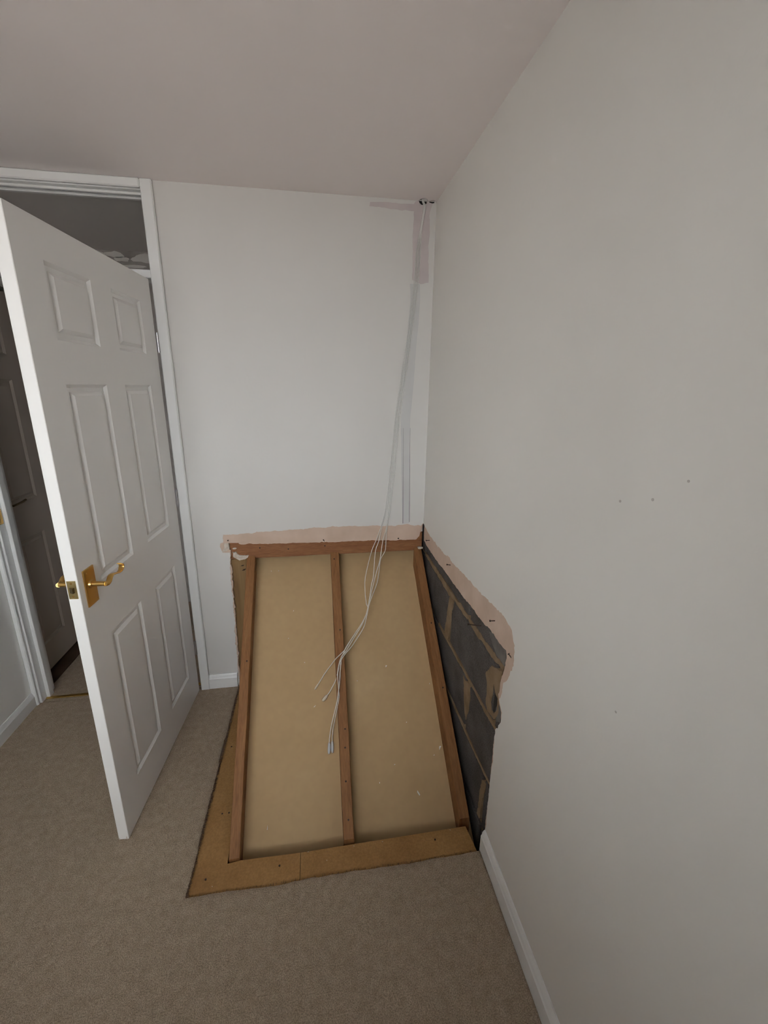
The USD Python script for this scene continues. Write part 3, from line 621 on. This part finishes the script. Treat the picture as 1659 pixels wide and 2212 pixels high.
# ------------------------------------------------------------------ four cables hanging from the ceiling hole
CABLES = {
'A': [(-0.0639, -0.004, 2.352), (-0.0639, -0.004, 2.3392), (-0.0568, -0.004, 2.3155), (-0.0699, -0.004, 2.2272), (-0.0821, -0.004, 2.15), (-0.0877, -0.004, 2.0445), (-0.1075, -0.004, 1.8521), (-0.1217, -0.004, 1.7318), (-0.1482, -0.004, 1.544), (-0.1655, -0.004, 1.3916), (-0.1822, -0.004, 1.1632), (-0.203, -0.004, 0.971), (-0.2252, -0.006, 0.8793), (-0.2519, -0.008, 0.804), (-0.2776, -0.020, 0.7456), (-0.3197, -0.12, 0.6608), (-0.3271, -0.1596, 0.6082), (-0.3255, -0.1983, 0.5563), (-0.3208, -0.2227, 0.536), (-0.3515, -0.2723, 0.5011), (-0.4052, -0.3312, 0.461), (-0.4412, -0.3729, 0.4314), (-0.4586, -0.3849, 0.4213), (-0.4901, -0.4004, 0.4006), (-0.5114, -0.3949, 0.366), (-0.5355, -0.3961, 0.3325), (-0.5501, -0.4032, 0.3122), (-0.5669, -0.4189, 0.2965)],
'B': [(-0.0617, -0.004, 2.352), (-0.0617, -0.004, 2.3393), (-0.0547, -0.004, 2.3157), (-0.0677, -0.004, 2.2274), (-0.0768, -0.004, 2.15), (-0.0821, -0.004, 2.0447), (-0.1016, -0.004, 1.8523), (-0.1156, -0.004, 1.7319), (-0.1419, -0.004, 1.544), (-0.1589, -0.004, 1.3916), (-0.1753, -0.004, 1.1631), (-0.1958, -0.004, 0.9708), (-0.2206, -0.006, 0.8791), (-0.2361, -0.008, 0.8032), (-0.257, -0.020, 0.7445), (-0.2805, -0.1219, 0.6592), (-0.2933, -0.1433, 0.6218), (-0.3057, -0.1749, 0.5759), (-0.334, -0.2501, 0.5196), (-0.3771, -0.3035, 0.4815), (-0.433, -0.3626, 0.44), (-0.4492, -0.3847, 0.4215), (-0.4673, -0.4077, 0.4023), (-0.4771, -0.4324, 0.3816), (-0.4829, -0.4464, 0.3556), (-0.4913, -0.4441, 0.325), (-0.5057, -0.4471, 0.2964), (-0.5189, -0.4516, 0.2744), (-0.5319, -0.4605, 0.2644)],
'C': [(-0.0589, -0.004, 2.352), (-0.0589, -0.004, 2.3395), (-0.0518, -0.004, 2.3158), (-0.0648, -0.004, 2.2275), (-0.0696, -0.004, 2.15), (-0.0747, -0.004, 2.045), (-0.0938, -0.004, 1.8525), (-0.1075, -0.004, 1.7321), (-0.1334, -0.004, 1.5441), (-0.1501, -0.004, 1.3915), (-0.1661, -0.004, 1.1629), (-0.1862, -0.004, 0.9704), (-0.1961, -0.006, 0.8781), (-0.2155, -0.008, 0.8022), (-0.2258, -0.018, 0.7428), (-0.2408, -0.0622, 0.7091), (-0.2669, -0.106, 0.6569), (-0.3023, -0.1788, 0.5778), (-0.325, -0.2375, 0.5366), (-0.3573, -0.2905, 0.4963), (-0.4065, -0.3455, 0.4543), (-0.4397, -0.3834, 0.4278), (-0.4571, -0.3962, 0.4171), (-0.4663, -0.4111, 0.4047), (-0.4756, -0.4358, 0.3841), (-0.4815, -0.4586, 0.365), (-0.4806, -0.483, 0.342), (-0.4803, -0.5021, 0.3261), (-0.4803, -0.5209, 0.3077), (-0.4868, -0.539, 0.2848), (-0.4993, -0.5536, 0.2335), (-0.5093, -0.5645, 0.1918), (-0.5138, -0.5799, 0.1647), (-0.5147, -0.5944, 0.15)],
'D': [(-0.0568, -0.004, 2.352), (-0.0568, -0.004, 2.3396), (-0.0497, -0.004, 2.316), (-0.0626, -0.004, 2.2276), (-0.0643, -0.004, 2.15), (-0.0691, -0.004, 2.0453), (-0.088, -0.004, 1.8527), (-0.1014, -0.004, 1.7322), (-0.1271, -0.004, 1.5441), (-0.1435, -0.004, 1.3915), (-0.1591, -0.004, 1.1627), (-0.179, -0.004, 0.9702), (-0.1937, -0.006, 0.878), (-0.1996, -0.008, 0.8015), (-0.2052, -0.018, 0.748), (-0.2336, -0.0528, 0.717), (-0.2483, -0.0948, 0.6688), (-0.2652, -0.1353, 0.622), (-0.31, -0.2085, 0.5609), (-0.3293, -0.2549, 0.5221), (-0.3513, -0.3021, 0.4866), (-0.3964, -0.3515, 0.4493), (-0.4199, -0.3724, 0.4317), (-0.4425, -0.3886, 0.4183), (-0.4614, -0.4064, 0.4034), (-0.4647, -0.4198, 0.3922), (-0.4693, -0.4413, 0.3742), (-0.4729, -0.469, 0.3511), (-0.4771, -0.492, 0.3384), (-0.4823, -0.5122, 0.3216), (-0.4883, -0.5312, 0.2992), (-0.4997, -0.5488, 0.2636), (-0.5143, -0.5631, 0.2125), (-0.5247, -0.5819, 0.1656), (-0.5272, -0.5977, 0.1472)],
}
CLABEL = {'A': 'white cable whose end lies highest on the left soffit board', 'B': 'white cable with the second highest end on the left soffit board',
          'C': 'white cable running down the middle rafter to the right one of two low ends', 'D': 'white cable ending lowest of all with a grey sheath beside the middle rafter'}
for key, P in CABLES.items():
    c = thing('cable', CLABEL[key], 'cable', group='cables hanging from the ceiling hole')
    P = [(x, (-0.0032 if 1.58 < z < 2.06 else -0.0036 if 0.93 < z <= 1.58 else -0.0040 if z >= 2.06 and z < 2.3 else y), z) for x, y, z in P]
    lift = {'A': 0.0, 'B': 0.0050, 'C': 0.0, 'D': 0.0040}[key]
    P = [(x, y + ny * lift * w_, z + nz * lift * w_) for x, y, z in P for w_ in [min(1.0, max(0.0, (0.84 - z) / 0.06))]]
    S = spline(P, 6)
    cut = int(np.argmin(np.abs(S[:, 2] - 0.885)))
    part(c, 'wire', sweep(S[cut:], 0.0021, sides=8, up0=(0, -1, 0)), 'cable_white', smooth=True)
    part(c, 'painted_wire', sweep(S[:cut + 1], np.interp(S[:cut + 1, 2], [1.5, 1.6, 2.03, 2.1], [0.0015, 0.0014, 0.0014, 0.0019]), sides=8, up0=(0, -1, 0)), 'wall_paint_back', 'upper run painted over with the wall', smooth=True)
    e = S[-1]; dirn = S[-1] - S[-4]; dirn /= np.linalg.norm(dirn)
    L = {'A': 0.030, 'B': 0.030, 'C': 0.042, 'D': 0.040}[key]
    r = {'A': 0.0044, 'B': 0.0074, 'C': 0.0060, 'D': 0.0066}[key]
    u = np.linspace(0, 1, 9)
    prof = np.interp(u, [0, 0.15, 0.5, 0.85, 1.0], [0.5, 0.85, 1.0, 0.9, 0.45]) * r
    tip = np.array([e - dirn * 0.004 + dirn * L * k for k in u])
    part(c, 'end_sheath', sweep(tip, prof, sides=12), 'sheath_tan' if key in 'A' else 'sheath_grey' if key in 'CD' else 'sheath_tan', 'sealed cable end', smooth=True)

# ------------------------------------------------------------------ chips of plaster lying on the boards
def on_board(x, y):
    return (x, y, T(y) - dz)
SMALLCHIP = [(-0.626, -0.338), (-0.755, 0.018), (-0.792, 0.019), (-0.678, -0.149), (-0.193, -0.556), (-0.063, -0.445), (-0.392, -0.414), (-0.264, -0.669), (-0.333, -0.711), (-0.094, -0.657), (-0.70, -0.25)]
rng = np.random.RandomState(77)
def chip(l, w, h, seed):
    r = np.random.RandomState(seed)
    return tm(hull(np.c_[(r.rand(10) - .5) * l, (r.rand(10) - .5) * w, r.rand(10) * h]))
CRUMBLABEL = ['tiny white crumb left of the highest cable end on the left soffit board', 'tiny white crumb at the top of the left soffit board, nearer the middle rafter',
              'tiny white crumb at the top of the left soffit board, nearer the left rafter', 'tiny white crumb in the upper middle of the left soffit board',
              'tiny white crumb in the lower middle of the right soffit board', 'tiny white crumb beside the right rafter, above the largest flake',
              'tiny white crumb close right of the middle rafter beside the cables', 'tiny white crumb above the curled flake on the right soffit board',
              'tiny white crumb low on the right soffit board, nearest the middle rafter', 'tiny white crumb just below and left of the largest flake', 'tiny white crumb in the centre of the left soffit board']
FLOORLABEL = ['tiny white crumb on the floor board by its front left corner', 'tiny white crumb on the floor board edge just right of the board joint', 'tiny white crumb in the middle of the front floor board',
              'tiny white crumb on the floor board edge below the middle rafter', 'tiny white crumb on the floor board edge right of the middle rafter', 'tiny white crumb on the floor board edge near the right rafter']
first = None
for i, (x, y) in enumerate(SMALLCHIP):
    R_ = Gf.Matrix4d().SetRotate(Gf.Rotation(Gf.Vec3d(0, 0, 1), float(rng.rand() * 360))) * Gf.Matrix4d().SetRotate(Gf.Rotation(Gf.Vec3d(1, 0, 0), math.degrees(an)))
    R_.SetTranslateOnly(Gf.Vec3d(*map(float, on_board(x, y))))
    if first is None:
        first = thing('plaster_crumb', CRUMBLABEL[i], 'plaster crumb', group='tiny plaster crumbs on the soffit boards', matrix=R_)
        part(first, 'crumb', chip(0.007, 0.004, 0.002, 5), 'chip_white', smooth=False)
    else:
        p = '/World/' + numbered('/World', 'plaster_crumb')
        xf = UsdGeom.Xform.Define(stage, p)
        xf.GetPrim().GetReferences().AddInternalReference(first)
        xf.GetPrim().SetInstanceable(True)
        xf.MakeMatrixXform().Set(R_)
        meta(xf.GetPrim(), CRUMBLABEL[i], 'plaster crumb', 'tiny plaster crumbs on the soffit boards')
BIG = [((-0.183, -0.748), 0.022, 0.006, -62, 'curled white plaster flake low on the right soffit board'),
       ((-0.254, -0.374), 0.011, 0.009, 30, 'white plaster flake in the middle of the right soffit board'),
       ((-0.066, -0.640), 0.019, 0.013, 75, 'largest white plaster flake against the right rafter'),
       ((-0.584, -0.480), 0.013, 0.004, 50, 'slim white plaster flake below the cable ends'),
       ((-0.766, -0.780), 0.016, 0.003, 85, 'thin white plaster sliver low on the left soffit board')]
for k, ((x, y), l, w, rot, lab) in enumerate(BIG):
    R_ = Gf.Matrix4d().SetRotate(Gf.Rotation(Gf.Vec3d(0, 0, 1), rot)) * Gf.Matrix4d().SetRotate(Gf.Rotation(Gf.Vec3d(1, 0, 0), math.degrees(an)))
    R_.SetTranslateOnly(Gf.Vec3d(*map(float, on_board(x, y))))
    q = thing('plaster_flake', lab, 'plaster flake', matrix=R_)
    part(q, 'flake', chip(l, w, 0.004, 30 + k), 'chip_white', smooth=False)
FLOORCHIP = [(-0.924, -0.953), (-0.614, -0.893), (-0.552, -0.928), (-0.454, -0.893), (-0.351, -0.893), (-0.096, -0.892)]
f2 = None
for i, (x, y) in enumerate(FLOORCHIP):
    R_ = Gf.Matrix4d().SetRotate(Gf.Rotation(Gf.Vec3d(0, 0, 1), float(rng.rand() * 360)))
    R_.SetTranslateOnly(Gf.Vec3d(x, y, fz1))
    lab = FLOORLABEL[i]; grp = 'tiny plaster crumbs on the floor boards'
    if f2 is None:
        f2 = thing('plaster_crumb', lab, 'plaster crumb', group=grp, matrix=R_)
        part(f2, 'crumb', chip(0.006, 0.005, 0.002, 9), 'chip_white', smooth=False)
    else:
        p = '/World/' + numbered('/World', 'plaster_crumb')
        xf = UsdGeom.Xform.Define(stage, p)
        xf.GetPrim().GetReferences().AddInternalReference(f2)
        xf.GetPrim().SetInstanceable(True)
        xf.MakeMatrixXform().Set(R_)
        meta(xf.GetPrim(), lab, 'plaster crumb', grp)

# ------------------------------------------------------------------ landing beyond the doorway
LY = 0.97
w2 = thing('wall_landing_back', 'shaded landing wall with scraps of torn wallpaper near the ceiling', 'wall', kind='structure')
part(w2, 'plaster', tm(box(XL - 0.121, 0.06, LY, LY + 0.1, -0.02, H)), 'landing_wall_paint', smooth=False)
for k, (x, z, w, h) in enumerate(((-1.80, 2.318, 0.10, 0.040), (-1.70, 2.322, 0.10, 0.034), (-1.665, 2.300, 0.08, 0.030), (-1.53, 2.310, 0.16, 0.044), (-1.44, 2.300, 0.10, 0.05), (-1.60, 2.262, 0.16, 0.016), (-1.44, 2.258, 0.12, 0.018))):
    part(w2, 'wallpaper_scrap', lump(x, z, w, h, LY - 0.0012, LY, 90 + k, 'pink_paint'), 'wall_paint')
w3 = thing('wall_landing_left', 'shaded landing end wall round the second panelled door', 'wall', kind='structure')
D2Y0, D2Y1 = 0.105, 0.835
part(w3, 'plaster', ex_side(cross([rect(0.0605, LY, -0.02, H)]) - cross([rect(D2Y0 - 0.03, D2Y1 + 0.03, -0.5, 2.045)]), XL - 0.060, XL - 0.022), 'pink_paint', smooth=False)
d2 = thing('door_2', 'dim panelled landing door half hidden behind the open door', 'door', kind='structure')
DM2 = np.array([[0, 1, 0, XL - 0.052], [1, 0, 0, D2Y0], [0, 0, 1, 0], [0, 0, 0, 1]], float)
lf = panelled_leaf(D2Y1 - D2Y0, 0.035, 0.030, 2.010, PANELS, [(a + 0.02, b + 0.02) for a, b in PANELZ])
V2 = np.c_[XL - 0.052 + lf.vertices[:, 1], D2Y0 + lf.vertices[:, 0], lf.vertices[:, 2]]
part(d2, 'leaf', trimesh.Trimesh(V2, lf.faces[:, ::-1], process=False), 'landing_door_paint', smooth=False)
lv2 = sweep(spline([(XL - 0.052, 0.165, 1.0), (XL - 0.010, 0.165, 1.0), (XL - 0.006, 0.175, 1.0), (XL - 0.006, 0.23, 1.002), (XL - 0.008, 0.26, 1.006)], 5), 0.006, 0.005)
part(d2, 'lever_handle', lv2, 'dark_brass', smooth=40)
t2 = thing('trim_2', 'white painted frame of the landing door', 'door frame', kind='structure')
part(t2, 'architrave', tm(box(XL - 0.0215, XL - 0.006, D2Y1 + 0.005, D2Y1 + 0.050, -0.009, 2.066, 0.003)), 'gloss_white')
part(t2, 'architrave', tm(box(XL - 0.0215, XL - 0.006, 0.110, D2Y1 + 0.004, 2.022, 2.066, 0.003)), 'gloss_white')
part(t2, 'sill_strip', tm(box(XL - 0.10, XL + 0.005, D2Y0, D2Y1, -0.009, 0.0035, 0.001)), 'dark_timber')
c2 = thing('ceiling', 'shaded grey landing ceiling seen through the fanlight', 'ceiling', kind='structure')
part(c2, 'ceiling_board', tm(box(XL - 0.12, 0.06, 0.0, LY + 0.1, H + 0.0001, H + 0.013)), 'landing_paint', smooth=False)

# ------------------------------------------------------------------ outside
solo('ground', ex_up(cross([rect(-60, 60, -80, YF - 1.0)]), -2.9, -2.8), 'outside_ground', 'open ground outside the window', 'ground', kind='structure', smooth=False)
solo('roof_eaves', tm(box(XL - 1.5, 1.5, YF - 0.75, YF - 0.281, H + 0.02, H + 0.12)), 'window_plastic', 'white boxed eaves above the bedroom window', 'eaves', kind='structure', smooth=False)
